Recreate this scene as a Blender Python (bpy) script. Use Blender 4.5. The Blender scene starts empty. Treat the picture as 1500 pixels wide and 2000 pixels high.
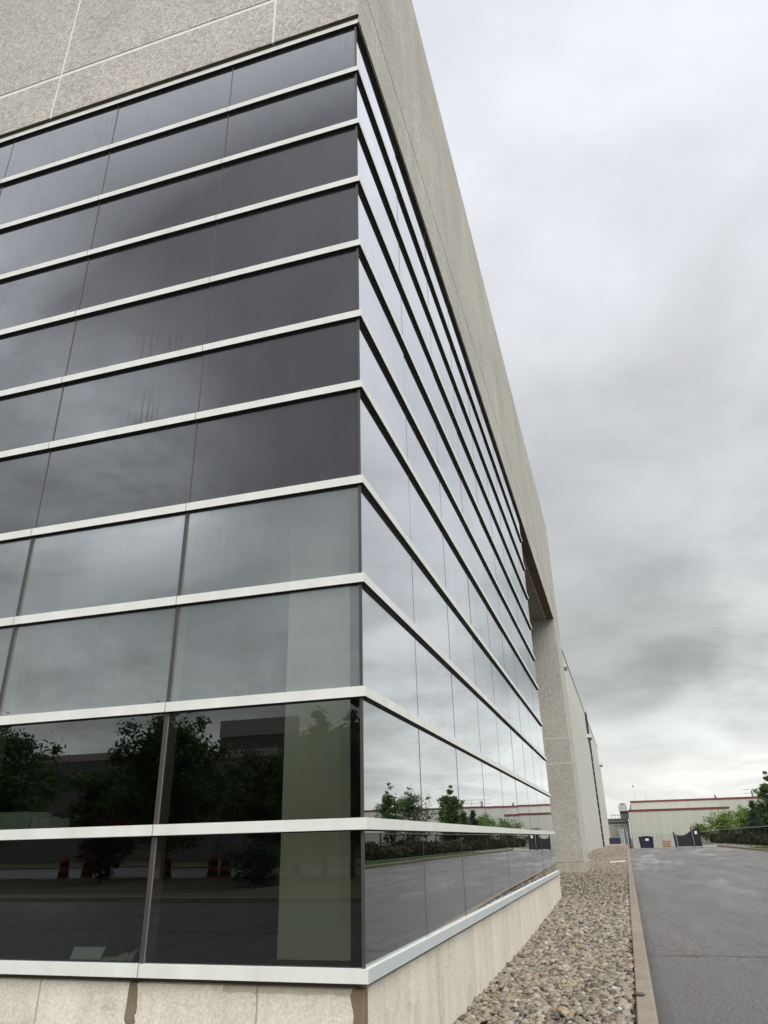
import bpy, math, random
import numpy as np
from mathutils import Vector, Matrix
random.seed(7); rng = np.random.default_rng(7)
SC = bpy.context.scene; COL = SC.collection
Z0 = 1.45                                   # eye height above the near road

# ------------------------------------------------------------------ camera
cam_d = bpy.data.cameras.new('camera'); cam = bpy.data.objects.new('camera', cam_d); COL.objects.link(cam)
cam_d.sensor_fit = 'VERTICAL'; cam_d.sensor_height = 36.0; cam_d.sensor_width = 27.0
cam_d.lens = 1397.3 / 2000 * 36.0; cam_d.clip_start = 0.05; cam_d.clip_end = 3000
yw, pt, rl = math.radians(16.436), math.radians(24.796), math.radians(-1.4095)
fw = Vector((-math.sin(yw)*math.cos(pt), math.cos(yw)*math.cos(pt), math.sin(pt)))
rt = Vector((math.cos(yw), math.sin(yw), 0)); up = rt.cross(fw)
r2 = math.cos(rl)*rt + math.sin(rl)*up; u2 = -math.sin(rl)*rt + math.cos(rl)*up
M = Matrix((r2, u2, -fw)).transposed().to_4x4(); M.translation = Vector((1.515, -4.589, Z0))
cam.matrix_world = M; SC.camera = cam

# ------------------------------------------------------------------ view, sun, sky
SC.view_settings.view_transform = 'Standard'; SC.view_settings.look = 'None'
SC.view_settings.gamma = 1; SC.view_settings.use_curve_mapping = False
SC.view_settings.exposure = 0.15
SC.render.resolution_x = 768; SC.render.resolution_y = 1024
SUN_AZ, SUN_EL = (0.62, -0.78), math.radians(44)      # behind the photographer, over the right shoulder
sd = bpy.data.lights.new('sun', 'SUN'); sun = bpy.data.objects.new('sun', sd); COL.objects.link(sun)
sd.energy = 1.5; sd.angle = math.radians(50); sd.color = (1, 0.965, 0.9)
sv = Vector((SUN_AZ[0]*math.cos(SUN_EL), SUN_AZ[1]*math.cos(SUN_EL), math.sin(SUN_EL))).normalized()
sun.rotation_euler = sv.to_track_quat('Z', 'Y').to_euler()

class NT:
    """tiny node-graph helper"""
    def __init__(s, tree): s.t = tree; s.n = tree.nodes; s.l = tree.links
    def new(s, typ, **kw):
        n = s.n.new(typ)
        for k, v in kw.items():
            if k == 'ins':
                for a, b in v.items(): s.set(n.inputs[a], b)
            else: setattr(n, k, v)
        return n
    def set(s, sock, v):
        if hasattr(v, 'is_linked') or isinstance(v, bpy.types.NodeSocket): s.l.new(v, sock)
        else:
            try: sock.default_value = v
            except Exception: sock.default_value = (*v, 1)
    def math(s, op, a, b=0.0, c=None, clamp=False):
        n = s.new('ShaderNodeMath', operation=op, use_clamp=clamp); s.set(n.inputs[0], a); s.set(n.inputs[1], b)
        if c is not None: s.set(n.inputs[2], c)
        return n.outputs[0]
    def vmath(s, op, a, b=(0, 0, 0)):
        n = s.new('ShaderNodeVectorMath', operation=op); s.set(n.inputs[0], a); s.set(n.inputs[1], b); return n.outputs[0]
    def ramp(s, fac, pts, interp='LINEAR'):
        n = s.new('ShaderNodeValToRGB'); n.color_ramp.interpolation = interp; e = n.color_ramp.elements
        while len(e) < len(pts): e.new(0.5)
        for i, (p, c) in enumerate(pts):
            e[i].position = p; e[i].color = (*c, 1) if hasattr(c, '__len__') else (c, c, c, 1)
        s.set(n.inputs[0], fac); return n.outputs[0]
    def noise(s, vec, scale, detail=4, rough=0.55, dist=0.0):
        n = s.new('ShaderNodeTexNoise'); s.set(n.inputs['Vector'], vec)
        n.inputs['Scale'].default_value = scale; n.inputs['Detail'].default_value = detail
        n.inputs['Roughness'].default_value = rough; n.inputs['Distortion'].default_value = dist
        return n.outputs[0]
    def mapr(s, v, a, b, c, d, smooth=False):
        n = s.new('ShaderNodeMapRange'); n.interpolation_type = 'SMOOTHSTEP' if smooth else 'LINEAR'
        for i, q in enumerate((v, a, b, c, d)): s.set(n.inputs[i], q)
        return n.outputs[0]
    def mix(s, f, a, b, blend='MIX'):
        n = s.new('ShaderNodeMix', data_type='RGBA', blend_type=blend); s.set(n.inputs[0], f)
        s.set(n.inputs[6], a if not isinstance(a, tuple) else (*a[:3], 1)); s.set(n.inputs[7], b if not isinstance(b, tuple) else (*b[:3], 1))
        return n.outputs[2]
    def comb(s, x, y, z):
        n = s.new('ShaderNodeCombineXYZ'); [s.set(n.inputs[i], q) for i, q in enumerate((x, y, z))]; return n.outputs[0]
    def sep(s, v):
        n = s.new('ShaderNodeSeparateXYZ'); s.set(n.inputs[0], v); return n.outputs

world = bpy.data.worlds.new('World'); SC.world = world; world.use_nodes = True
w = NT(world.node_tree); w.n.clear()
sky = w.new('ShaderNodeTexSky', sky_type='NISHITA', sun_disc=False, sun_elevation=SUN_EL,
            sun_rotation=math.atan2(SUN_AZ[0], SUN_AZ[1]))
dr = w.vmath('NORMALIZE', w.new('ShaderNodeTexCoord').outputs['Generated'])
sx, sy, sz = w.sep(dr)
zz = w.math('MAXIMUM', sz, 0.0); den = w.math('ADD', zz, 0.22)
cp = w.comb(w.math('DIVIDE', sx, den), w.math('DIVIDE', sy, den), 0.35)
n1 = w.noise(cp, 0.85, 5, 0.5, 0.4); n2 = w.noise(w.vmath('ADD', cp, (7.3, 2.1, 4)), 2.3, 5, 0.55, 0.3)
nn = w.math('ADD', w.math('MULTIPLY', w.math('SUBTRACT', n1, 0.5), 1.3), w.math('MULTIPLY', w.math('SUBTRACT', n2, 0.5), 0.95))
# overcast layer: bright at the horizon gap, a dark bank above it, bright again overhead
base = w.ramp(sz, [(0.0, .78), (0.05, .80), (0.11, .70), (0.17, .47), (0.24, .41), (0.38, .49), (0.57, .60), (0.74, .72), (0.86, .84), (1.0, 1.05)])
clo = w.math('MULTIPLY', base, w.math('ADD', 1.0, w.math('MULTIPLY', nn, 0.72)))
# the cloud is thinner round the hidden sun
sdot = w.new('ShaderNodeVectorMath', operation='DOT_PRODUCT'); w.set(sdot.inputs[0], dr); sdot.inputs[1].default_value = sv
glow = w.math('POWER', w.math('MAXIMUM', sdot.outputs['Value'], 0.0), 10.0)
clo = w.math('ADD', clo, w.math('MULTIPLY', glow, 2.4))
for (bx, by, bz), pw, amt in (((-.555, -.695, .475), 200, 3.4), ((-.64, -.58, .52), 110, 2.2), ((-.55, -.82, .13), 22, .4), ((.272, .948, .166), 50, .30), ((-.15, .5, .84), 14, .06)):
    q = w.new('ShaderNodeVectorMath', operation='DOT_PRODUCT'); w.set(q.inputs[0], dr); q.inputs[1].default_value = Vector((bx, by, bz)).normalized()
    g = w.math('MULTIPLY', w.math('POWER', w.math('MAXIMUM', q.outputs['Value'], 0.0), pw), w.ramp(n2, [(.38, .25), (.6, 1.0)]))
    clo = w.math('ADD', clo, w.math('MULTIPLY', g, amt))
tint = w.ramp(sz, [(0.0, (1.0, 1.0, .93)), (0.12, (.97, 1.0, .97)), (0.3, (.95, .99, 1.0)), (0.55, (.965, .985, 1.035)), (1.0, (.96, .98, 1.05))])
tn = w.new('ShaderNodeVectorMath', operation='SCALE'); w.set(tn.inputs[0], tint); w.set(tn.inputs['Scale'], w.math('MULTIPLY', clo, 10.0))
skc = w.mix(0.97, sky.outputs[0], tn.outputs[0])
bg = w.new('ShaderNodeBackground'); w.set(bg.inputs[0], skc); bg.inputs[1].default_value = 0.1
out = w.new('ShaderNodeOutputWorld'); w.l.new(bg.outputs[0], out.inputs[0])

# ------------------------------------------------------------------ materials
def mat(name):
    m = bpy.data.materials.new(name); m.use_nodes = True; t = NT(m.node_tree); t.n.clear()
    o = t.new('ShaderNodeOutputMaterial'); return m, t, o
def geo(t): return t.new('ShaderNodeNewGeometry')
def bsdf(t, o, col, rough=0.6, bump=None, bstr=0.3, bdist=0.01, **kw):
    p = t.new('ShaderNodeBsdfPrincipled'); t.set(p.inputs['Base Color'], col if not isinstance(col, tuple) else (*col, 1)); t.set(p.inputs['Roughness'], rough)
    for k, v in kw.items(): t.set(p.inputs[k.replace('_', ' ')], v)
    if bump is not None:
        b = t.new('ShaderNodeBump'); b.inputs['Strength'].default_value = bstr; b.inputs['Distance'].default_value = bdist
        t.set(b.inputs['Height'], bump); t.l.new(b.outputs[0], p.inputs['Normal'])
    t.l.new(p.outputs[0], o.inputs[0]); return p
def simple(name, col, rough=0.6, var=0.12, scale=3.0, **kw):
    m, t, o = mat(name); P = geo(t).outputs['Position']; n = t.noise(P, scale, 5)
    c = t.mix(n, tuple(x*(1-var) for x in col), tuple(min(1, x*(1+var)) for x in col))
    bsdf(t, o, c, rough, **kw); return m

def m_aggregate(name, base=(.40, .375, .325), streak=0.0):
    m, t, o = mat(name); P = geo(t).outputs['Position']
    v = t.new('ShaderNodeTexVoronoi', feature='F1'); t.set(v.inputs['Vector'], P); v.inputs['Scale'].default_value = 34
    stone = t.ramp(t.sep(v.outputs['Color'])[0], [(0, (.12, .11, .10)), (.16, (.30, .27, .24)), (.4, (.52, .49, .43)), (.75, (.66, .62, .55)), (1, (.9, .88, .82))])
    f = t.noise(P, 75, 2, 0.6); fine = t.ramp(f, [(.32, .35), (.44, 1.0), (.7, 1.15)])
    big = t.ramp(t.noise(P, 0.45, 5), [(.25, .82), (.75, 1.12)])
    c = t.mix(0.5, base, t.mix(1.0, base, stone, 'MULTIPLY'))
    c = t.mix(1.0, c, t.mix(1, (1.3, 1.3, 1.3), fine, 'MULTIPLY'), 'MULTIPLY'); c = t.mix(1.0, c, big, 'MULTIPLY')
    if streak:
        s = t.noise(t.vmath('MULTIPLY', P, (1.4, 1.4, .05)), 1.6, 5, .6)
        c = t.mix(1.0, c, t.ramp(s, [(.3, (1-streak, 1-streak, 1-streak*1.1)), (.55, 1.0), (.8, 1.12)]), 'MULTIPLY')
    bsdf(t, o, c, 0.9, bump=f, bstr=0.55, bdist=0.012); return m

def m_concrete(name, base, dark, marks=None, pits=True, rough=.85, streak=0.25):
    m, t, o = mat(name); P = geo(t).outputs['Position']
    n = t.noise(P, 1.3, 6, .6); c = t.mix(t.ramp(n, [(.3, 0.0), (.7, 1.0)]), dark, base)
    c = t.mix(1.0, c, t.ramp(t.noise(P, 60, 3), [(.3, .82), (.7, 1.12)]), 'MULTIPLY')
    s = t.noise(t.vmath('MULTIPLY', P, (2.6, 2.6, .25)), 1.7, 5, .6)
    c = t.mix(1.0, c, t.ramp(s, [(.3, 1-streak), (.6, 1.05)]), 'MULTIPLY')
    h = t.noise(P, 25, 4)
    if pits:
        v = t.new('ShaderNodeTexVoronoi'); t.set(v.inputs['Vector'], t.vmath('MULTIPLY', P, (1, 1, .75))); v.inputs['Scale'].default_value = 15; v.inputs['Randomness'].default_value = 1
        rnd = t.sep(v.outputs['Color'])[1]
        hole = t.math('LESS_THAN', v.outputs['Distance'], t.mapr(rnd, .72, 1.0, 0.0, .13))
        c = t.mix(t.math('MULTIPLY', hole, .5), c, (.10, .085, .065))
    if marks: c = marks(t, P, c)
    bsdf(t, o, c, rough, bump=h, bstr=.3, bdist=.01); return m

def plinth_marks(t, P, c):
    x, y, z = t.sep(P); wob = t.math('MULTIPLY', t.math('SUBTRACT', t.noise(P, 7, 4), .5), .09)
    xw = t.math('ADD', x, wob); front = t.math('LESS_THAN', y, .12)
    # wet runs under the sill joint and under the corner, and a darker brown line along the ledge
    for x0, x1 in ((-1.61, -1.545), (-3.12, -3.07), (-.12, .2)):
        k = t.math('MULTIPLY', t.math('GREATER_THAN', xw, x0), t.math('LESS_THAN', xw, x1))
        c = t.mix(t.math('MULTIPLY', t.math('MULTIPLY', k, front), .86), c, (.13, .075, .03))
    zz_ = t.math('ADD', z, t.math('MULTIPLY', wob, .5))
    band = t.math('MULTIPLY', t.math('GREATER_THAN', zz_, Z0-.80), t.math('GREATER_THAN', t.noise(t.vmath('MULTIPLY', P, (1, 1, 0)), .9, 3), .47))
    band = t.math('MULTIPLY', t.math('MULTIPLY', band, front), t.math('GREATER_THAN', x, -.95)); c = t.mix(t.math('MULTIPLY', band, .4), c, (.24, .18, .11))
    # shutter joints
    for ax, ps in ((x, (-.72, -2.28, -3.9)), (y, (1.9, 3.4, 6.1, 8.9, 11.6))):
        for p in ps:
            k = t.math('LESS_THAN', t.math('ABSOLUTE', t.math('SUBTRACT', t.math('ADD', ax, t.math('MULTIPLY', wob, .12)), p)), .006)
            side = front if ax is x else t.math('SUBTRACT', 1.0, front)
            c = t.mix(t.math('MULTIPLY', t.math('MULTIPLY', k, side), .55), c, (.16, .14, .11))
    n = t.noise(P, 3.2, 6, .7); c = t.mix(t.ramp(n, [(.57, 0.0), (.75, .55)]), c, (.30, .285, .25))
    return c

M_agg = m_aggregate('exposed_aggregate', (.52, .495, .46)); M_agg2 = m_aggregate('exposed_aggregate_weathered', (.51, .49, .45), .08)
M_agg3 = m_aggregate('exposed_aggregate_shaded', (.44, .425, .39))  # darker copy of the aggregate; pier front's shade put into its colour
M_groove = simple('cast_joint', (.80, .78, .72), .85); M_groove2 = simple('cast_joint_grey', (.50, .48, .43), .85)
M_plinth = m_concrete('cast_concrete', (.78, .725, .61), (.69, .64, .525), plinth_marks, streak=.12)
M_pierbase = m_concrete('pier_base_concrete', (.50, .47, .38), (.38, .35, .28))
M_side = m_concrete('portal_side_concrete', (.56, .54, .46), (.47, .46, .40), None, False)
M_smooth = m_concrete('precast_panel', (.60, .585, .52), (.53, .52, .46), None, False, .8, .10)
M_smooth2 = m_concrete('precast_panel_light', (.62, .61, .55), (.55, .545, .49), None, False, .8, .08)
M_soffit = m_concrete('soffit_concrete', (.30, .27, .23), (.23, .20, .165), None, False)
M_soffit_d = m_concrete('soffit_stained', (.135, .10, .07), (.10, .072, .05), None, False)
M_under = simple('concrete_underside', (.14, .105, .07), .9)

def m_trim():
    m, t, o = mat('white_painted_aluminium'); P = geo(t).outputs['Position']
    n = t.noise(t.vmath('MULTIPLY', P, (1, 1, .3)), 4, 5, .65)
    c = t.mix(t.ramp(n, [(.35, .0), (.75, 1.0)]), (.80, .815, .77), (.69, .69, .62))
    bsdf(t, o, c, .42); return m
M_trim = m_trim()
M_sillside = simple('sill_flashing_grey', (.57, .61, .62), .4)
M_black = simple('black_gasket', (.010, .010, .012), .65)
M_joint = simple('trim_joint', (.12, .11, .10), .8)
M_seal = simple('spandrel_seal', (.12, .105, .09), .6)
M_mull = simple('bronze_mullion', (.06, .053, .052), .45)
M_mull2 = simple('mullion_cap', (.19, .17, .155), .5); M_jointr = simple('butt_joint', (.05, .045, .045), .6)
M_post = simple('bronze_corner_post', (.065, .05, .05), .45)

def m_glass(name, curve, tint, body=None, fog=0.0, streaks=False, wetamt=.30):
    """coated glass: reflectance grows towards grazing; body=None is see-through"""
    m, t, o = mat(name); g = geo(t); P = g.outputs['Position']
    lw = t.new('ShaderNodeLayerWeight'); lw.inputs['Blend'].default_value = .5
    fac = t.ramp(lw.outputs['Facing'], curve)
    dr_ = t.noise(t.vmath('MULTIPLY', P, (1, 1, .16)), 26, 4, .7)
    dots = t.noise(P, 85, 2, .5)
    wet = t.math('MULTIPLY', t.math('MULTIPLY', t.ramp(t.noise(P, .9, 4, .6), [(.42, .12), (.62, 1.0)]), 1.0), t.math('MULTIPLY', t.ramp(dr_, [(.35, .0), (.7, 1.0)]), t.ramp(dots, [(.42, 0.0), (.62, 1.0)])))
    gl = t.new('ShaderNodeBsdfGlossy'); gl.inputs['Color'].default_value = (.95, .97, 1, 1)
    t.set(gl.inputs['Roughness'], 0.0)
    b = t.new('ShaderNodeBump'); b.inputs['Strength'].default_value = .06; b.inputs['Distance'].default_value = .004
    t.set(b.inputs['Height'], t.noise(P, 1.1, 2)); t.l.new(b.outputs[0], gl.inputs['Normal'])
    if body is None:
        tr = t.new('ShaderNodeBsdfTransparent'); tr.inputs[0].default_value = (*tint, 1); base = tr.outputs[0]
        if fog:
            df = t.new('ShaderNodeBsdfDiffuse'); t.set(df.inputs[0], t.mix(wet, (.60, .66, .68), (.16, .19, .21)))
            mx = t.new('ShaderNodeMixShader'); t.set(mx.inputs[0], t.ramp(t.noise(t.vmath('MULTIPLY', P, (1, 1, .25)), 2.4, 5, .65), [(.3, fog*.7), (.7, fog*1.2)]))
            t.l.new(base, mx.inputs[1]); t.l.new(df.outputs[0], mx.inputs[2]); base = mx.outputs[0]
    else:
        df = t.new('ShaderNodeBsdfDiffuse'); x, y, z = t.sep(P)
        haze = t.math('MULTIPLY', t.noise(t.vmath('MULTIPLY', P, (1, 1, .35)), 1.8, 5, .65), 1.0)
        c = t.mix(t.ramp(haze, [(.3, 0), (.75, 1)]), body, tuple(q*1.5 for q in body))
        c = t.mix(t.math('MULTIPLY', wet, .35), c, (.006, .006, .008))
        t.set(df.inputs[0], c); base = df.outputs[0]
        if streaks:       # dried runs low on two panes
            st = t.noise(t.vmath('MULTIPLY', P, (1, 1, .07)), 34, 3, .6)
            tot = None
            for xa, xb, za, zb in ((-2.32, -1.98, 4.2, 4.62), (-2.05, -1.72, 4.2, 4.5), (-2.28, -1.9, 3.5, 3.98), (-.78, -.6, 4.98, 5.2)):
                k = t.math('MULTIPLY', t.math('MULTIPLY', t.mapr(x, xa, xa+.06, 0, 1), t.mapr(x, xb-.06, xb, 1, 0)),
                           t.mapr(t.math('ADD', z, t.math('MULTIPLY', st, -.3)), Z0+za-.2, Z0+zb-.22, 1, 0))
                k = t.math('MULTIPLY', k, t.mapr(z, Z0+za-.2, Z0+za, 0, 1, True))
                tot = k if tot is None else t.math('MAXIMUM', tot, k)
            tot = t.math('MULTIPLY', tot, t.ramp(st, [(.45, 0), (.6, .8)]))
            fac = t.math('MULTIPLY', fac, t.math('SUBTRACT', 1.0, t.math('MULTIPLY', tot, .55)))
    fac = t.math('MULTIPLY', fac, t.math('SUBTRACT', 1.0, t.math('MULTIPLY', wet, wetamt)))
    mx = t.new('ShaderNodeMixShader'); t.set(mx.inputs[0], fac); t.l.new(base, mx.inputs[1]); t.l.new(gl.outputs[0], mx.inputs[2])
    t.l.new(mx.outputs[0], o.inputs[0]); return m
M_vis = m_glass('vision_glass', [(0, .09), (.15, .105), (.3, .14), (.45, .19), (.6, .28), (.7, .48), (.8, .76), (1, 1)], (.58, .60, .56), wetamt=.10)
M_fog = m_glass('misted_vision_glass', [(0, .15), (.15, .16), (.3, .175), (.45, .25), (.6, .55), (.75, .82), (1, 1)], (.80, .82, .80), None, .13)
M_spa = m_glass('spandrel_glass', [(0, .05), (.15, .06), (.3, .078), (.45, .098), (.6, .6), (.75, .84), (1, 1)], (0, 0, 0), (.034, .035, .038), 0, True)

# interior
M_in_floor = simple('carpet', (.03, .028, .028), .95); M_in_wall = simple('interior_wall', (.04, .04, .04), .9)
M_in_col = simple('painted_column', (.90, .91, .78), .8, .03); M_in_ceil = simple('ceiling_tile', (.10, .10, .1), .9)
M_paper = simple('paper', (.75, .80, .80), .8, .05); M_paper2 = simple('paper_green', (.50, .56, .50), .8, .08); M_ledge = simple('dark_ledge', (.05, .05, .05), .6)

# ground
def m_asphalt(name, main=True, dk=1.0):
    m, t, o = mat(name); P = geo(t).outputs['Position']; x, y, z = t.sep(P)
    f = t.noise(P, 95, 3, .8); f2 = t.noise(P, 27, 4, .9)
    ff = t.math('ADD', t.math('MULTIPLY', f, .35), t.math('MULTIPLY', f2, .65)); c = t.ramp(ff, [(.41, (.014, .012, .011)), (.485, (.090, .083, .081)), (.54, (.155, .145, .14)), (.60, (.46, .43, .40))])
    big = t.noise(t.vmath('MULTIPLY', P, (1.0, .16, 1)), 1.1, 5, .6, .1)
    c = t.mix(1.0, c, t.ramp(big, [(.32, (.60*dk, .575*dk, .56*dk)), (.68, (1.08*dk, 1.04*dk, 1.01*dk))]), 'MULTIPLY')
    rough = t.ramp(big, [(.32, .26), (.5, .38), (.68, .56)])
    if main:
        wob = t.math('MULTIPLY', t.math('SUBTRACT', t.noise(P, .6, 5, .6), .5), .5)
        wb2 = t.math('MULTIPLY', t.math('SUBTRACT', t.noise(P, 5, 4, .6), .5), .07)
        def crack(d, wdt, s=.85, col=(.012, .011, .011)):
            return t.mix(t.math('MULTIPLY', t.mapr(t.math('ABSOLUTE', d), wdt*.5, wdt, 1, 0), s), c, col)
        c = crack(t.math('ADD', t.math('SUBTRACT', x, 6.05), t.math('ADD', wob, wb2)), .085)
        for y0, k in ((7.15, .035), (42.5, -.3)):
            c = crack(t.math('ADD', t.math('ADD', t.math('SUBTRACT', y, y0), t.math('MULTIPLY', x, k)), t.math('ADD', wob, wb2)), .06, .85)
        # darker strip fading out from the kerb
        c = t.mix(t.mapr(t.math('ADD', x, wb2), 1.60, 1.72, .6, 0), c, (.02, .018, .016))
        # worn and wet patches further up the drive; pale wet sheen mixed into colour
        pn = t.noise(t.vmath('MULTIPLY', P, (.9, .13, 1)), .62, 5, .65, 0.0)
        pm = t.math('MULTIPLY', t.ramp(pn, [(.52, 0), (.64, 1)]), t.mapr(y, 9, 34, .25, 1, True))
        c = t.mix(t.math('MULTIPLY', pm, .5), c, (.30, .29, .275)); rough = t.math('SUBTRACT', rough, t.math('MULTIPLY', pm, .16))
    bsdf(t, o, c, rough, bump=t.math('ADD', f, f2), bstr=.55, bdist=.012, Specular_IOR_Level=.5); return m
M_road = m_asphalt('wet_asphalt')
M_asph = m_asphalt('wet_asphalt_lot', False, .34)
def kerb_marks(t, P, c):
    x, y, z = t.sep(P); wob = t.math('MULTIPLY', t.math('SUBTRACT', t.noise(P, 9, 4), .5), .05)
    fr = t.math('FRACT', t.math('DIVIDE', t.math('ADD', t.math('ADD', y, wob), 2.35), 3.0))
    c = t.mix(t.math('MULTIPLY', t.math('LESS_THAN', fr, .005), .75), c, (.06, .045, .03))
    return t.mix(t.ramp(t.noise(P, 3.5, 5, .7), [(.5, 0.0), (.75, .5)]), c, (.15, .115, .08))
M_kerb = m_concrete('kerb_concrete', (.345, .29, .22), (.25, .205, .155), kerb_marks, True, .85, .1)
M_bed = simple('gravel_bed_soil', (.16, .135, .10), .95, .4, 30.0)
def m_pebble():
    m, t, o = mat('river_pebbles'); g = geo(t); r = g.outputs['Random Per Island']; P = g.outputs['Position']
    c = t.ramp(r, [(0, (.10, .085, .075)), (.12, (.17, .14, .105)), (.28, (.27, .225, .165)), (.45, (.36, .30, .215)), (.6, (.24, .22, .19)), (.74, (.46, .40, .30)), (.88, (.31, .24, .155)), (.95, (.55, .51, .43)), (.99, (.42, .29, .14)), (1, (.22, .09, .06))])
    c = t.mix(1.0, c, t.ramp(t.noise(P, 55, 4, .6), [(.3, .6), (.7, 1.05)]), 'MULTIPLY')
    bsdf(t, o, c, .55); return m
M_peb = m_pebble()
M_lawn = simple('lawn', (.045, .052, .02), .95, .4, 1.6)
M_grass = simple('grass_verge', (.075, .10, .035), .95, .4, 1.6)
M_dry = simple('gritty_verge', (.30, .27, .20), .95, .25, 3.0)
M_ground = simple('rough_ground', (.075, .085, .04), .95, .4, .2)
M_pave = simple('concrete_pavement', (.30, .245, .20), .9, .12, .7)

def m_leaf(name, cols, rough=.6):
    m, t, o = mat(name); r = geo(t).outputs['Random Per Island']
    c = t.ramp(r, [(i/(len(cols)-1), q) for i, q in enumerate(cols)])
    p = t.new('ShaderNodeBsdfPrincipled'); t.set(p.inputs['Base Color'], c); p.inputs['Roughness'].default_value = rough
    tl = t.new('ShaderNodeBsdfTranslucent'); t.set(tl.inputs[0], c); mx = t.new('ShaderNodeMixShader'); mx.inputs[0].default_value = .3
    t.l.new(p.outputs[0], mx.inputs[1]); t.l.new(tl.outputs[0], mx.inputs[2]); t.l.new(mx.outputs[0], o.inputs[0]); return m
M_leaf = m_leaf('leaves', [(.04, .075, .022), (.075, .13, .035), (.12, .19, .05)])
M_leafl = m_leaf('leaves_fresh', [(.09, .15, .03), (.15, .24, .05), (.22, .31, .07)])
M_leafd = m_leaf('needles', [(.022, .045, .026), (.035, .07, .038), (.05, .09, .05)])
M_weed = m_leaf('weeds', [(.05, .075, .022), (.08, .11, .035), (.13, .14, .06), (.10, .07, .045)])
M_redleaf = m_leaf('red_leaves', [(.035, .01, .012), (.06, .016, .018), (.09, .03, .03)])
M_blade = m_leaf('grass_blades', [(.07, .12, .03), (.12, .19, .05), (.17, .22, .07)])
M_bark = simple('bark', (.10, .08, .06), .9, .3, 12)
M_fence = simple('black_powder_coat', (.014, .014, .016), .55)
M_galv = simple('galvanised_steel', (.30, .31, .32), .5)
def m_mesh(name, cover, col):
    m, t, o = mat(name); tr = t.new('ShaderNodeBsdfTransparent'); d = t.new('ShaderNodeBsdfDiffuse'); d.inputs[0].default_value = (*col, 1)
    mx = t.new('ShaderNodeMixShader'); mx.inputs[0].default_value = cover
    t.l.new(tr.outputs[0], mx.inputs[1]); t.l.new(d.outputs[0], mx.inputs[2]); t.l.new(mx.outputs[0], o.inputs[0]); return m
M_link = m_mesh('black_chain_link', .55, (.012, .013, .014)); M_link2 = m_mesh('galvanised_chain_link', .10, (.25, .25, .25))
def m_siding(name, col, dcol):
    m, t, o = mat(name); P = geo(t).outputs['Position']; x, y, z = t.sep(P)
    n = t.noise(P, .12, 4); c = t.mix(n, tuple(q*.93 for q in col), tuple(q*1.06 for q in col))
    fr = t.math('FRACT', t.math('DIVIDE', t.math('ADD', x, y), 3.1)); k = t.math('LESS_THAN', fr, .03)
    c = t.mix(t.math('MULTIPLY', k, .5), c, dcol)
    s = t.noise(t.vmath('MULTIPLY', P, (1, 1, .05)), 1.2, 4); c = t.mix(1.0, c, t.ramp(s, [(.3, .93), (.7, 1.05)]), 'MULTIPLY')
    bsdf(t, o, c, .75); return m
M_beige = m_siding('beige_panels', (.47, .46, .405), (.33, .32, .28)); M_red = simple('dark_red_trim', (.15, .025, .03), .6)
M_grey = simple('grey_render', (.30, .285, .25), .85); M_dgrey = simple('dark_grey_metal', (.12, .14, .155), .5); M_win = simple('dark_window', (.03, .035, .045), .15)
M_brown = simple('brown_brick', (.17, .155, .155), .9, .15, 1.0); M_pink = simple('pale_parapet', (.50, .44, .42), .85)
M_navy = simple('navy_painted_steel', (.018, .02, .045), .45); M_white = simple('white_sign', (.75, .77, .8), .5, .03)
M_wood = simple('pallet_wood', (.45, .27, .12), .85, .3, 6); M_orange = simple('orange_plastic', (.33, .045, .015), .5); M_blue = simple('blue_tarp', (.03, .05, .16), .6)
M_fix = simple('light_fitting', (.60, .60, .57), .5); M_pvc = simple('white_pipe', (.75, .75, .7), .5); M_lgrey = simple('light_grey_cladding', (.42, .44, .45), .6)

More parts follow.
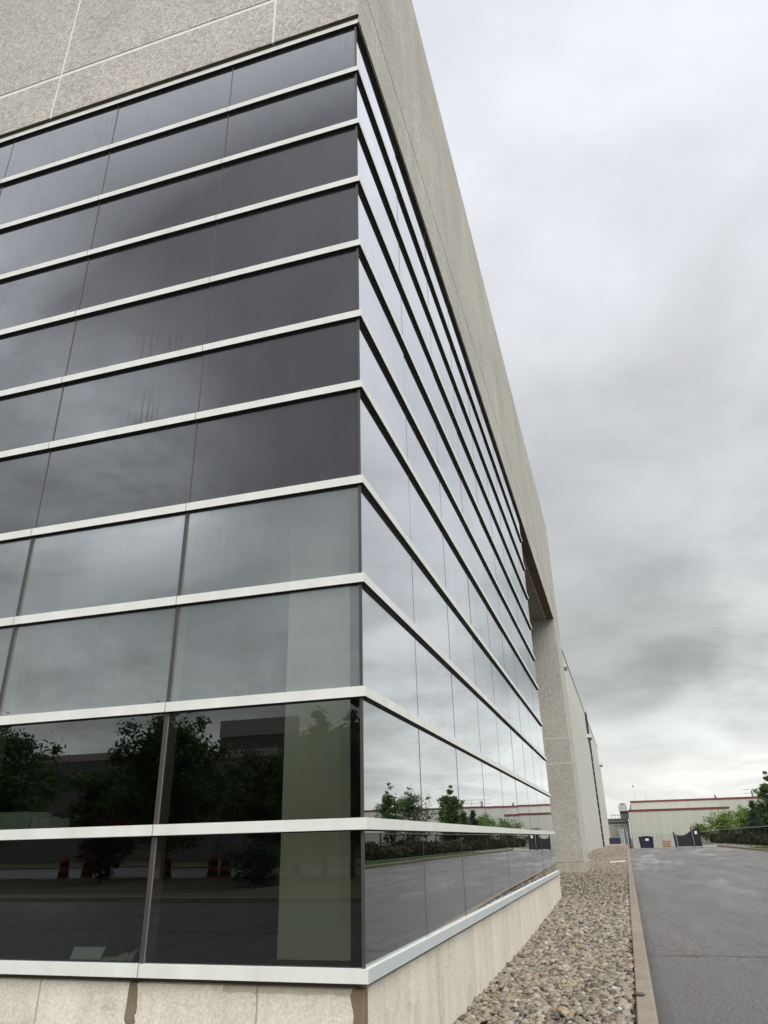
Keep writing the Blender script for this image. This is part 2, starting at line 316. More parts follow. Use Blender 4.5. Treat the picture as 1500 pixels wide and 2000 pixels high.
# ------------------------------------------------------------------ geometry helpers
class MB:
    def __init__(s): s.v = []; s.f = []; s.m = []; s.mats = []
    def mi(s, m):
        if m not in s.mats: s.mats.append(m)
        return s.mats.index(m)
    def face(s, pts, m):
        i = len(s.v); s.v += [tuple(p) for p in pts]; s.f.append(tuple(range(i, i+len(pts)))); s.m.append(s.mi(m)); return s
    def box(s, a, b, m, bottom=None, side=None):
        (x0, y0, z0), (x1, y1, z1) = a, b; i = len(s.v); k = s.mi(m)
        s.v += [(x0, y0, z0), (x1, y0, z0), (x1, y1, z0), (x0, y1, z0), (x0, y0, z1), (x1, y0, z1), (x1, y1, z1), (x0, y1, z1)]
        for j, q in enumerate(((0, 3, 2, 1), (4, 5, 6, 7), (0, 1, 5, 4), (1, 2, 6, 5), (2, 3, 7, 6), (3, 0, 4, 7))):
            s.f.append(tuple(i+e for e in q)); s.m.append(s.mi(bottom) if (j == 0 and bottom) else s.mi(side) if (j in (3,) and side) else k)
        return s
    def tube(s, p, q, r0, r1=None, n=7, m=None, cap=True):
        r1 = r0 if r1 is None else r1; p, q = Vector(p), Vector(q); d = (q-p).normalized(); a = d.orthogonal().normalized(); b = d.cross(a); i = len(s.v); k = s.mi(m)
        for c, r in ((p, r0), (q, r1)):
            for j in range(n): t = 2*math.pi*j/n; s.v.append(tuple(c + r*(math.cos(t)*a + math.sin(t)*b)))
        for j in range(n): s.f.append((i+j, i+(j+1) % n, i+n+(j+1) % n, i+n+j)); s.m.append(k)
        if cap: s.f.append(tuple(i+j for j in range(n))[::-1]); s.m.append(k); s.f.append(tuple(i+n+j for j in range(n))); s.m.append(k)
        return s
    def loft(s, rows, m, close=False):
        i = len(s.v); n = len(rows[0]); k = s.mi(m)
        for r in rows: s.v += [tuple(p) for p in r]
        for a in range(len(rows)-1):
            for b in range(n-1 if not close else n): s.f.append((i+a*n+b, i+a*n+(b+1) % n, i+(a+1)*n+(b+1) % n, i+(a+1)*n+b)); s.m.append(k)
        return s
    def build(s, name, parent=None, bevel=0, smooth=False):
        me = bpy.data.meshes.new(name); me.from_pydata(s.v, [], s.f)
        for m in s.mats: me.materials.append(m)
        me.polygons.foreach_set('material_index', s.m)
        if smooth: me.polygons.foreach_set('use_smooth', [True]*len(s.f))
        me.update(); o = bpy.data.objects.new(name, me); COL.objects.link(o)
        if parent is not None: o.parent = parent; o.matrix_parent_inverse = parent.matrix_world.inverted() if False else Matrix.Translation(-Vector(parent.location))
        if bevel:
            b = o.modifiers.new('bevel', 'BEVEL'); b.width = bevel; b.segments = 2; b.limit_method = 'ANGLE'
        return o
def tag(o, label=None, cat=None, group=None, kind=None):
    for k, v in (('label', label), ('category', cat), ('group', group), ('kind', kind)):
        if v: o[k] = v
    return o
def empty(name, loc, label, cat, group=None):
    o = bpy.data.objects.new(name, None); o.location = loc; COL.objects.link(o); o.empty_display_size = .3
    return tag(o, label, cat, group)
def npmesh(name, V, F, m, parent=None, smooth=False):
    """V (n,3), F (k,q) with constant q"""
    me = bpy.data.meshes.new(name); q = F.shape[1]
    me.vertices.add(len(V)); me.vertices.foreach_set('co', V.astype(np.float32).ravel())
    me.loops.add(F.size); me.loops.foreach_set('vertex_index', F.astype(np.int32).ravel())
    me.polygons.add(len(F)); me.polygons.foreach_set('loop_start', np.arange(0, F.size, q, dtype=np.int32))
    me.polygons.foreach_set('use_smooth', np.full(len(F), smooth)); me.update(calc_edges=True); me.materials.append(m)
    o = bpy.data.objects.new(name, me); COL.objects.link(o)
    if parent is not None: o.parent = parent; o.matrix_parent_inverse = Matrix.Translation(-Vector(parent.location))
    return o
def R(z): return z + Z0
def interp(y, pts): return float(np.interp(y, [p[0] for p in pts], [p[1] for p in pts]))
ROAD = [(-400, -1.47), (6, -1.45), (15, -1.33), (25, -1.2), (34, -1.16), (50, -1.15), (82, -1.15), (90, -1.22), (100, -1.5), (115, -2.0), (600, -2.1)]
BED = [(-30, -1.38), (7, -1.37), (15, -1.22), (25, -1.11), (31, -1.08), (200, -1.06)]
def road_z(y): return R(interp(y, ROAD))
def bed_z(y): return R(interp(y, BED))
def kerb_x(y): return 1.395 + .0024*max(0, y)

# ------------------------------------------------------------------ setting
def strip(name, ys, xa, xb, zf, m, nx=2):
    b = MB(); rows = []
    for y in ys:
        a, c = (xa(y) if callable(xa) else xa), (xb(y) if callable(xb) else xb)
        rows.append([(a+(c-a)*i/(nx-1), y, zf(y)) for i in range(nx)])
    b.loft(rows, m); o = b.build(name); tag(o, kind='structure'); return o
YS = [-9, -5, 0, 3, 6, 8, 10, 12, 15, 18, 21, 25, 30, 34, 42, 50, 60, 70, 78, 82, 85, 88, 92, 96, 100, 108, 115, 135]
strip('ground', [-500, -60, -30, -9]+YS[1:]+[300, 900], -600, 600, lambda y: road_z(y)-.12, M_ground)
strip('road', YS, lambda y: kerb_x(y)+.16, 10.8, road_z, M_road)
strip('parking_lot', [-16, -9.0], -70, 10.8, lambda y: road_z(y), M_asph)
strip('asphalt_apron', [-9.0, -4.2, -1.6], -70, 1.3, lambda y: road_z(y)-.004, M_asph)
strip('gravel_bed', [-1.6]+[y for y in YS if -1.6 < y <= 100], lambda y: -9.0 if y < -.01 else (-.3 if y < 13.9 else -4.0), lambda y: kerb_x(y)+.01, lambda y: bed_z(y)-.035, M_bed)
strip('pavement', [100, 104, 145], -6, 1.6, lambda y: bed_z(y)+.03, M_pave)
for nm, a, b in (('kerb', lambda y: kerb_x(y), lambda y: kerb_x(y)+.165),):
    m = MB(); rows = []
    for y in [-9]+[q for q in np.arange(-6, 120, 1.5)]:
        zt_ = bed_z(y)+.045; x0, x1 = a(y), b(y); j = (rng.random()-.5)*.006
        rows.append([(x0, y, zt_-.3), (x0+j, y, zt_-.01), (x0+.012, y, zt_), (x1-.03, y, zt_-.003), (x1-.008+j, y, zt_-.02), (x1+.015, y, zt_-.32)])
    m.loft(rows, M_kerb); tag(m.build('kerb', smooth=False), kind='structure')
m = MB(); rows = []
for y in np.arange(-20, 88, 2.0):
    zt_ = road_z(min(y, 82))+.14; x0 = 10.8 + (0 if y < 70 else .0)
    rows.append([(x0-.02, y, zt_-.3), (x0, y, zt_-.015), (x0+.02, y, zt_), (x0+.15, y, zt_), (x0+.15, y, zt_-.2)])
m.loft(rows, M_kerb); tag(m.build('far_kerb'), kind='structure')
def verge_z(y): return road_z(min(y, 82))+.12
strip('grass_verge', [-20, 0, 10, 20, 25, 30, 40, 50, 62], 10.95, 30, verge_z, M_grass)
strip('gritty_verge', [62, 70, 80, 90, 125], 10.95, 30, lambda y: verge_z(y), M_dry)

# pebbles: countless, one object
def ico(sub):
    import bmesh
    bm = bmesh.new(); bmesh.ops.create_icosphere(bm, subdivisions=sub, radius=1); V = np.array([v.co[:] for v in bm.verts]); F = np.array([[v.index for v in f.verts] for f in bm.faces]); bm.free(); return V, F
def pebbles(name, regions, m):
    VV, FF, off = [], [], 0
    for (x0, x1, y0, y1, n, s0, s1, sub) in regions:
        V, F = ico(sub); X = rng.uniform(0, 1, n); Y = rng.uniform(y0, y1, n)
        xa = np.full(n, x0) if not callable(x0) else np.array([x0(y) for y in Y]); xb = np.array([kerb_x(y)-.02 for y in Y]) if x1 is None else np.full(n, x1)
        X = xa+(xb-xa)*X; S = rng.uniform(0, 1, n)**2.2*(s1-s0)+s0
        ax = np.stack([S*rng.uniform(.85, 1.35, n), S*rng.uniform(.7, 1.0, n), S*rng.uniform(.36, .68, n)], 1)
        nv = len(V); P = V[None]*ax[:, None, :]
        P *= (1+.10*rng.standard_normal((n, nv, 1)))
        yaw = rng.uniform(0, 6.28, n); tl = rng.normal(0, .35, n); c, s = np.cos(yaw), np.sin(yaw); ct, st = np.cos(tl), np.sin(tl)
        y_ = P[..., 1]*ct[:, None]-P[..., 2]*st[:, None]; z_ = P[..., 1]*st[:, None]+P[..., 2]*ct[:, None]
        x_ = P[..., 0]*c[:, None]-y_*s[:, None]; y2 = P[..., 0]*s[:, None]+y_*c[:, None]
        zb = np.interp(Y, [p[0] for p in BED], [p[1] for p in BED])+Z0
        Q = np.stack([x_+X[:, None], y2+Y[:, None], z_+(zb-.012+rng.uniform(-.012, .022, n)+S*.2)[:, None]], 2)
        VV.append(Q.reshape(-1, 3)); FF.append((F[None]+(np.arange(n)*nv)[:, None, None]).reshape(-1, 3)+off); off += n*nv
    return tag(npmesh(name, np.concatenate(VV), np.concatenate(FF), m, smooth=True), kind='stuff', label='mixed tan and grey river pebbles along the foot of the office building', cat='gravel')
pebbles('gravel', [(-.04, None, -1.5, 0, 900, .014, .05, 2), (-9, -.04, -1.5, -.02, 3600, .014, .045, 1),
                   (-.04, None, 0, 6, 8200, .012, .048, 2), (-.04, None, 6, 13.95, 8600, .012, .048, 2),
                   (-1.6, None, 13.95, 24.5, 13000, .016, .048, 1), (.02, None, 24.5, 45, 12000, .018, .052, 1), (-1.3, None, 28.2, 60, 11000, .02, .06, 1), (-1.3, None, 60, 99, 7000, .03, .08, 1)], M_peb)
tag(MB().tube((.72, 33.2, bed_z(33)+.03), (1.40, 34.3, bed_z(34)+.035), .03, m=M_pvc).build('pipe'), 'thin white plastic pipe lying on the gravel by the kerb', 'pipe')
m = MB(); V, F = ico(2)
for n_, (px, py, sx_, sy_, c) in enumerate([(1.44, 3.55, .055, .03, 'dark grey flat stone lying on the concrete kerb')]):
    Q = V*np.array([sx_, sy_, .016])*(1+.05*rng.standard_normal((len(V), 1)))+np.array([px, py, bed_z(py)+.058])
    tag(npmesh('stone', Q, F, simple('slate_stone', (.09, .07, .06), .6), smooth=True), c, 'stone')

# ------------------------------------------------------------------ main office building
B = empty('office_building', (0, 0, R(-1.4)), 'office block with banded dark glass corner under exposed aggregate concrete', 'building')
def P_(name, mb, **k): return mb.build(name, B, **k)
zt = [-.66, .145, .957, 1.76, 2.553, 3.425, 4.151, 4.957, 5.767, 6.576, 7.385, 8.172]; bh = .068
XL = -13.7; YR = 13.78; WR = 1.545
TOPR = 13.5
# core and panels of the concrete head
front = MB().box((XL, -.0225, R(8.215)), (.0, -.02, R(TOPR-.03)), M_groove); front.build('cast_joints', B)
core = MB().box((XL, -.022, R(8.22)), (.008, 28.0, R(TOPR-.02)), M_groove2)
P_('cast_core', core)
hdr = MB()
xs = [XL, -10.0, -7.0, -4.0, -1.0, .014]
for z0, z1 in ((8.205, 8.975), (9.045, TOPR)):
    for a, b in zip(xs[:-1], xs[1:]):
        hdr.box((a+(0 if a == XL else .016), -.03, R(z0)), (b-(0 if b == .014 else .016), .0, R(z1)), M_agg, bottom=M_under if z0 < 8.5 else None)
P_('front_wall', hdr)
hdr = MB()
for z0, z1 in ((8.12, 9.025), (9.052, TOPR)):
    hdr.box((0, 0.0, R(z0)), (.014, 28.02, R(z1)), M_agg2, bottom=M_under)
P_('side_wall', hdr)
cop = MB().box((XL, -.035, R(TOPR)), (.018, 28.03, R(TOPR+.03)), M_groove); P_('coping', cop)
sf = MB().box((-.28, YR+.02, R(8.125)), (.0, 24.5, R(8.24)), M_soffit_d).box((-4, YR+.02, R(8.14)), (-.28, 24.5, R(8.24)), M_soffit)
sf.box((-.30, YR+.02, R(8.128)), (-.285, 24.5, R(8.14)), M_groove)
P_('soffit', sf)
# pier
pr = MB(); pr.box((-4, 24.508, R(-.77)), (.008, 28.0, R(8.18)), M_groove2)
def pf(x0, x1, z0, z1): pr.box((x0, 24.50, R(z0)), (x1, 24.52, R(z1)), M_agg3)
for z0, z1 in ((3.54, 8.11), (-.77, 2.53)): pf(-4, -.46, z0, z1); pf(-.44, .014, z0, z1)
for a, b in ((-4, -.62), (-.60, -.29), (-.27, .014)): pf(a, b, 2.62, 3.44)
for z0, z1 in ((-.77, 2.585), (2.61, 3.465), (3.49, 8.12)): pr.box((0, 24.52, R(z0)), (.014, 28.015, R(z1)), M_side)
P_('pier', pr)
P_('pier_base', MB().box((-4, 24.44, R(-1.7)), (.07, 28.06, R(-.785)), M_pierbase), bevel=.01)
# plinth
pl = MB().box((XL, .055, R(-1.8)), (-.045, .5, R(-.765)), M_plinth).box((-.5, .5, R(-1.8)), (-.045, 14.25, R(-.765)), M_plinth)
P_('plinth', pl, bevel=.012)
P_('sill_gap', MB().box((XL, .10, R(-.765)), (-.09, .4, R(-.725)), M_under).box((-.4, .4, R(-.765)), (-.09, 14.0, R(-.725)), M_under))
# white bands
for i, z in enumerate(zt):
    h = .072 if i == 0 else bh; ye = YR+.2 if i == 0 else YR; top = z; d = .036
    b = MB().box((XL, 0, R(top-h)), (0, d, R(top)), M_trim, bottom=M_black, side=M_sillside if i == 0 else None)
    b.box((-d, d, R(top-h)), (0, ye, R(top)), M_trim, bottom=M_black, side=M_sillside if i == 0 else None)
    n0 = 1
    for n in range(1, 10):
        if i == 11 and n % 3: continue
        x = -1.52*n; b.box((x-.0022, -.001, R(top-h-.0008)), (x+.0022, .01, R(top+.0008)), M_joint)
    # shadowed gasket under the band, at the head of the glass
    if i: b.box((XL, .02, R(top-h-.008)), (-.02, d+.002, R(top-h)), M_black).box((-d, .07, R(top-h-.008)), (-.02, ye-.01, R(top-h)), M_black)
    P_('trim_band', b)
# panes
stuff_count = 0
for i in range(11):
    z0, z1 = zt[i]-.004, zt[i+1]-bh-.004; vis = i < 4
    mt = M_vis if i < 2 else M_fog if i < 4 else M_spa; nm = 'vision_pane' if vis else 'spandrel_pane'
    for n in range(9):            # left of the corner
        xa, xb = -1.52*n-(.05 if n == 0 else .006), -1.52*(n+1)+.006
        t1, t2, t3 = rng.normal(0, .0009, 3); q = [(xb, .035+t1, R(z0)), (xa, .035+t2, R(z0)), (xa, .035+t2+t3, R(z1)), (xb, .035+t1+t3, R(z1))]
        o = MB().face(q, mt).face([(a, b_+.006, c) for a, b_, c in q][::-1], mt)
        if n >= 5:
            if n > 5: continue
            o = MB().box((XL, .034, R(z0)), (xa, .040, R(z1)), mt)
        P_(nm, o)
    for n in range(9):
        ya, yb = WR*n+(.05 if n == 0 else .004), min(WR*(n+1)-.004, YR-.02)
        t1, t2, t3 = rng.normal(0, .0007, 3); o = MB(); i0 = 0; th = .006
        q = [(-.034+t1, ya, R(z0)), (-.034+t2, yb, R(z0)), (-.034+t2+t3, yb, R(z1)), (-.034+t1+t3, ya, R(z1))]
        o.face(q, mt).face([(a-th, b_, c) for a, b_, c in q][::-1], mt); P_(nm, o)
# mullions and corner post
for n in range(1, 9):
    b = MB(); x = -1.52*n
    for i in range(11):
        z0, z1 = zt[i], zt[i+1]-bh
        if i < 4: b.box((x-.014, .024, R(z0)), (x+.014, .16, R(z1)), M_mull).box((x+.014, .030, R(z0)), (x+.019, .15, R(z1)), M_mull2)
        else: b.box((x-.0035, .030, R(z0)), (x+.0035, .08, R(z1)), M_seal)
    P_('mullion', b)
    b = MB(); y = WR*n
    for i in range(11): b.box((-.09, y-.0035, R(zt[i])), (-.0325, y+.0035, R(zt[i+1]-bh)), M_jointr)
    P_('mullion', b)
P_('corner_post', MB().box((-.046, .022, R(zt[0])), (-.026, .034, R(zt[11]-.07)), M_post).box((-.13, .065, R(zt[0])), (-.058, .13, R(zt[4])), M_black))
P_('end_jamb', MB().box((-.5, YR-.018, R(zt[0])), (-.045, YR+.0, R(8.1)), M_black))
# interior room
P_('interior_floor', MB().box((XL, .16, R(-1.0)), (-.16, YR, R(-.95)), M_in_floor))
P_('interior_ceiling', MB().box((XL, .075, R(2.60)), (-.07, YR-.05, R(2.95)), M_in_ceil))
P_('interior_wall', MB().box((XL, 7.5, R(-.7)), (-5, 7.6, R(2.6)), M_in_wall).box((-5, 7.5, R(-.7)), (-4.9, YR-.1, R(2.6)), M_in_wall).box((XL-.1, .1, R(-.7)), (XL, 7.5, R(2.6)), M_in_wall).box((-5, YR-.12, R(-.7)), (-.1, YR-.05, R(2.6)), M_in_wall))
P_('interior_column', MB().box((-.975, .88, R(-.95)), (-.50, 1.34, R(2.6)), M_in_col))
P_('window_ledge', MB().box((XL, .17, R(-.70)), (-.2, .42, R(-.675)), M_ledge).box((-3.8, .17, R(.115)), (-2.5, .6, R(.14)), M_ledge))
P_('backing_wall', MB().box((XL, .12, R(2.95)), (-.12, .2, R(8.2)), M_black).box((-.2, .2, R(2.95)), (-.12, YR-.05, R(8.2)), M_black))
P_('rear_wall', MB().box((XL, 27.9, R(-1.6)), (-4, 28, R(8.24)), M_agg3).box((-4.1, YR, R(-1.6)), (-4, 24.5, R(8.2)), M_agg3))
# things on the ledges
def sheet(name, label, x0, x1, z0, z1, y, m, tilt=.05, th=.004, dx=.0):
    b = MB(); q = [(x0, y, R(z0)), (x1, y, R(z0)), (x1+dx, y+tilt, R(z1)), (x0+dx*.4, y+tilt, R(z1))]
    b.face(q, m).face([(a, b_+th, c) for a, b_, c in q][::-1], m)
    for k in range(4): p, r = q[k], q[(k+1) % 4]; b.face([p, (p[0], p[1]+th, p[2]), (r[0], r[1]+th, r[2]), r], m)
    return tag(b.build(name), label, 'paper')
sheet('paper', 'blank white sheet leaning inside the lowest window', -2.235, -1.995, -.675, -.605, .25, M_paper, .03, dx=.02)
b = MB(); rows = []
for k in range(9):
    t = k/8; rows.append([(-1.98+.27*t, .20, R(-.672+.004*math.sin(k*2))), (-1.98+.27*t, .27, R(-.668+.06*t**1.6+.008*math.sin(k*1.7))), (-1.97+.27*t, .36, R(-.672))])
b.loft(rows, M_paper2); tag(b.build('crumpled_paper'), 'crumpled greenish paper lying inside the lowest window by the mullion', 'paper')
for k, (a, c, h, lab) in enumerate([(-3.35, -2.80, .135, 'widest pale green folder on the ledge inside the second window row'), (-2.80, -2.77, .125, 'thin upright folder beside the widest one on the ledge'), (-2.755, -2.70, .10, 'short folder third along on the ledge inside the glass'), (-2.685, -2.60, .085, 'leaning end folder nearest the mullion on the ledge')]):
    tag(MB().box((a, .24+.01*k, R(.141)), (c, .50, R(.14+h)), M_paper2).build('folder', bevel=.004), lab, 'folder', 'folders on the ledge')

# ------------------------------------------------------------------ long warehouse wall behind
WX = lambda y: -1.36 + .0062*(y-59)
Bw = empty('warehouse', (-1.4, 90, R(-1.1)), 'long pale precast warehouse wall receding behind the glass office', 'building')
b = MB()
def wall(b, y0, y1, z0, z1, off, m, th=6):
    a, c = WX(y0)+off, WX(y1)+off
    b.loft([[(a, y0, R(z0)), (c, y1, R(z0)), (c-th, y1, R(z0)), (a-th, y0, R(z0))], [(a, y0, R(z1)), (c, y1, R(z1)), (c-th, y1, R(z1)), (a-th, y0, R(z1))]], m, close=True)
    b.face([(a, y0, R(z1)), (c, y1, R(z1)), (c-th, y1, R(z1)), (a-th, y0, R(z1))], m)
wall(b, 28.5, 138, -1.7, 11.1, .0, M_smooth); b.build('lower_wall', Bw)
b = MB(); wall(b, 28.5, 138, 11.12, 15.0, -.10, M_smooth2, 5.8); b.build('upper_wall', Bw)
b = MB(); wall(b, 28.5, 138, 15.0, 15.08, -.05, M_dgrey, 5.8); b.build('coping', Bw)
b = MB(); y = 96; b.box((WX(y)-.02, y-.9, R(-1.0)), (WX(y)+.16, y+.9, R(14.9)), M_black); b.build('downspout', Bw)
b = MB()
for k in range(12): b.box((WX(y)+.0, y-1.0, R(-.4+k*.9)), (WX(y)+.19, y+1.0, R(-.34+k*.9)), M_lgrey)
b.build('downspout_clamp', Bw)
for (yy, zz_, s) in ((93, 11.45, .55), (134, 11.5, .55)):
    b = MB().box((WX(yy)-.1, yy-2.2*s, R(zz_-.1)), (WX(yy)+.9*s, yy+2.2*s, R(zz_+.32)), M_fix).box((WX(yy)+.1, yy-1.6*s, R(zz_-.22)), (WX(yy)+.75*s, yy+1.6*s, R(zz_-.1)), M_dgrey)
    b.build('wall_light', Bw)
b = MB().box((WX(57)-.2, 57, R(13.0)), (WX(57)+.28, 57.5, R(13.2)), M_fix).box((WX(57), 57.02, R(12.75)), (WX(57)+.3, 57.45, R(13.0)), M_dgrey); b.build('wall_light', Bw)

# ------------------------------------------------------------------ distribution building with red trim
Bd = empty('distribution_centre', (20, 150, R(-2.1)), 'low beige panelled building with dark red roof trim beyond the road', 'building')
MB().box((2.9, 150, R(-2.6)), (20.6, 165, R(4.28)), M_beige).build('low_wall', Bd)
MB().box((2.85, 149.9, R(4.28)), (20.7, 150.2, R(4.62)), M_red).box((2.85, 150.2, R(4.28)), (3.1, 165, R(4.62)), M_red).build('red_trim', Bd)
MB().box((3.7, 165, R(-2.6)), (130, 205, R(6.42)), M_beige).build('high_wall', Bd)
MB().box((3.65, 164.9, R(6.42)), (130, 165.2, R(6.76)), M_red).build('red_trim', Bd)
b = MB()
for x in (28, 30, 32, 34): b.tube((x, 167, R(6.7)), (x, 167, R(8.2)), .05, n=5, m=M_galv)
for z in (7.5, 8.2): b.tube((26, 167, R(z)), (34, 167, R(z)), .05, n=5, m=M_galv)
b.build('roof_railing', Bd)
MB().tube((50, 164.7, R(-2)), (50, 164.7, R(6.5)), .12, n=6, m=M_dgrey).build('downspout', Bd)
MB().box((20.28, 165.6, R(6.7)), (20.62, 166, R(7.15)), M_dgrey).tube((20.45, 165.8, R(7.1)), (20.32, 165.8, R(7.4)), .12, m=M_dgrey).build('roof_vent', Bd)
MB().box((27.3, 165.8, R(6.7)), (27.6, 166, R(7.9)), M_dgrey).build('roof_vent', Bd)
t = empty('antenna_mast', (4.95, 168, R(6.6)), 'tall leaning mast with a small dish on the red trimmed roof', 'antenna')
MB().tube((4.95, 168, R(6.6)), (4.80, 168, R(9.75)), .03, .02, m=M_galv).build('mast', t)
MB().tube((4.78, 168, R(9.55)), (4.72, 168, R(9.95)), .04, .18, 8, M_dgrey).build('dish', t)
tag(MB().tube((7.1, 168, R(6.6)), (6.98, 168, R(8.7)), .035, .02, m=M_galv).build('antenna'), 'plain thin aerial standing right of the dish mast', 'antenna')

# grey industrial block at the end of the kerb
Bi = empty('industrial_block', (1, 190, R(-2.1)), 'grey industrial block with cornice and rooftop unit at the road end', 'building')
MB().box((-8, 190, R(-2.6)), (2.95, 215, R(3.85)), M_grey).build('wall', Bi)
MB().box((-8, 189.8, R(3.0)), (3.0, 190, R(3.25)), M_win).box((-8, 189.7, R(3.75)), (3.0, 190, R(4.0)), M_dgrey).build('cornice', Bi)
b = MB()
for x in np.arange(-.75, 3, .75): b.tube((x, 190, R(4.0)), (x, 190, R(4.75)), .05, n=4, m=M_dgrey)
b.box((-.9, 189.95, R(4.68)), (2.9, 190.05, R(4.8)), M_dgrey); b.build('roof_railing', Bi)
for x0 in (-.4, .95, 2.3): MB().box((x0, 189.9, R(2.35)), (x0+.75, 190, R(2.5)), M_dgrey).build('window', Bi)
b = MB().box((1.25, 191, R(4.0)), (3.15, 194, R(5.6)), M_dgrey).box((1.1, 190.8, R(5.6)), (3.05, 194.2, R(7.0)), M_lgrey).box((1.3, 190.7, R(5.3)), (3.1, 190.8, R(5.55)), M_black).box((1.5, 191, R(7.0)), (2.7, 193, R(7.35)), M_dgrey); b.build('rooftop_unit', Bi)
b = MB().box((.2, 189.6, R(-2)), (1.5, 190, R(1.6)), M_lgrey).box((1.9, 189.6, R(-2)), (2.3, 190, R(1.6)), M_lgrey); b.build('door', Bi)
t = empty('shipping_container', (-.1, 128, R(-1.6)), 'dark blue container partly hidden at the end of the long wall', 'container')
MB().box((-.9, 128, R(-1.9)), (.78, 133, R(-.15)), M_navy).build('body', t)
b = MB(); [b.box((x, 127.95, R(-1.8)), (x+.06, 128, R(-.25)), M_blue) for x in (-.5, -.1, .3)]; b.build('door_bars', t)
t = empty('stacked_pipes', (1.6, 132, R(-1.9)), 'upright pale pipes standing beside the dark blue container', 'pipes')
for k, x in enumerate((1.05, 1.35, 1.65, 1.95)): MB().tube((x, 132, R(-2)), (x+.05, 132, R(1.1-.1*k)), .09, m=M_lgrey if k != 2 else M_dgrey).build('pipe', t)

# wire fence, dumpster, pallets, gates
F1 = empty('wire_fence', (5, 108, R(-1.6)), 'thin galvanised chain link fence in front of the beige building', 'fence')
b = MB()
b.tube((-.3, 108, R(1.12)), (1.86, 108, R(.42)), .03, n=5, m=M_dgrey).tube((1.86, 108, R(.38)), (9, 108, R(.17)), .022, n=5, m=M_galv); b.build('top_wire', F1)
for x in (1.5, 1.88, 3.9, 5.75, 7.8): MB().tube((x, 108, R(-1.9)), (x+.02, 108, R(.42 if x > 1.6 else 1.2)), .03, n=5, m=M_galv).build('post', F1)
MB().box((1.9, 108.02, R(-1.9)), (9, 108.03, R(.15)), M_link2).build('mesh', F1)
D = empty('dumpster', (4.0, 100, R(-1.5)), 'dark navy dumpster with a small white label at the road end', 'dumpster')
b = MB(); b.loft([[(3.32, 100, R(-1.6)), (4.83, 100, R(-1.6)), (4.83, 101.8, R(-1.6)), (3.32, 101.8, R(-1.6))], [(3.20, 99.9, R(-.12)), (4.93, 99.9, R(-.12)), (4.93, 101.9, R(-.12)), (3.20, 101.9, R(-.12))]], M_navy, close=True); b.build('body', D)
b = MB().box((3.18, 99.85, R(-.15)), (4.95, 101.95, R(-.06)), M_black).box((3.6, 99.95, R(-.06)), (4.6, 101, R(.0)), M_black).box((3.8, 100, R(0)), (4.5, 100.3, R(.03)), M_wood); b.build('lid', D)
b = MB(); [b.box((x, 99.86, R(-1.4)), (x+.06, 99.93, R(-.2)), M_black) for x in (3.36, 4.72)]; b.build('rib', D)
MB().box((3.95, 99.86, R(-.52)), (4.37, 99.90, R(-.27)), M_white).build('label_plate', D)
PL = empty('pallet_stack', (6.4, 99, R(-1.5)), 'stack of wooden pallets between dumpster and black gate', 'pallets')
for k in range(5):
    b = MB(); z = -1.5+k*.2
    for y in (99, 99.5, 100): b.box((5.98, y, R(z)), (6.88, y+.08, R(z+.10)), M_wood)
    b.box((5.95, 98.95, R(z+.11)), (6.9, 100.1, R(z+.145)), M_wood); b.build('pallet', PL)
def gate(name, label, x0, y0, x1, y1, top, nb):
    g = empty(name, (x0, y0, R(-1.15)), label, 'gate', 'black gates at the road end'); b = MB()
    for k in range(nb+1):
        t = k/nb; x, y = x0+(x1-x0)*t, y0+(y1-y0)*t
        b.box((x-.045, y-.02, R(-1.2)), (x+.045, y+.02, R(top(t))), M_fence)
    b.build('slats', g)
    for x, y, h in ((x0, y0, top(0)+.25), (x1, y1, top(1)+.3)): MB().tube((x, y, R(-1.3)), (x-.05, y, R(h)), .055, n=6, m=M_fence).build('post', g)
    return g
g1 = gate('sliding_gate', 'sagging black slatted gate leaf open beside the pallets', 7.2, 95, 9.2, 95, lambda t: .15-.25*math.sin(t*3.14)+.42*t*t, 22)
g2 = gate('swing_gate', 'taller black slatted gate leaf with white notice', 9.3, 95, 10.05, 95, lambda t: .60+.3*t, 9)
MB().box((9.5, 94.93, R(.1)), (9.78, 94.96, R(.42)), M_white).build('notice', g2)
MB().tube((9.25, 94.8, R(-1.3)), (9.18, 94.8, R(1.25)), .035, n=6, m=M_galv).build('pole', g2)
MB().tube((7.42, 94.8, R(-1.3)), (7.34, 94.8, R(.28)), .05, n=6, m=M_galv).build('pole', g1)
tag(MB().box((1.92, 92, R(-1.3)), (2.06, 92.1, R(-.2)), M_red).box((1.96, 92, R(-1.4)), (2.0, 92.1, R(-.1)), M_galv).build('marker_post'), 'small dark red marker post where the kerb ends', 'post')

# black fence along the right verge
F2 = empty('black_fence', (12.2, 60, verge_z(60)), 'black chain link fence with posts along the grassy right verge', 'fence')
FX = lambda y: 12.2 if y < 95 else 12.2-(y-95)*.0
fy = np.arange(-8.1, 96, 2.98)
b = MB(); c = MB()
for a, d in zip(fy[:-1], fy[1:]):
    za, zb = verge_z(a), verge_z(d)
    wv = .05*math.sin(a*1.3)
    b.tube((12.2, a, za+1.52+wv*.3), (12.2, d, zb+1.52+.05*math.sin(d*1.3)*.3), .028, n=5, m=M_galv)
    b.tube((12.2, a, za+.10), (12.2, d, zb+.10), .02, n=5, m=M_galv)
    c.face([(12.21, a, za+.08), (12.21, d, zb+.08), (12.21, d, zb+1.5), (12.21, a, za+1.5)], M_link)
b.build('rails', F2); c.build('chain_link', F2)
b = MB().tube((12.2, fy[-1], verge_z(90)+1.5), (10.1, 95.0, R(.3)), .03, n=5, m=M_galv); b.build('rail', F2)
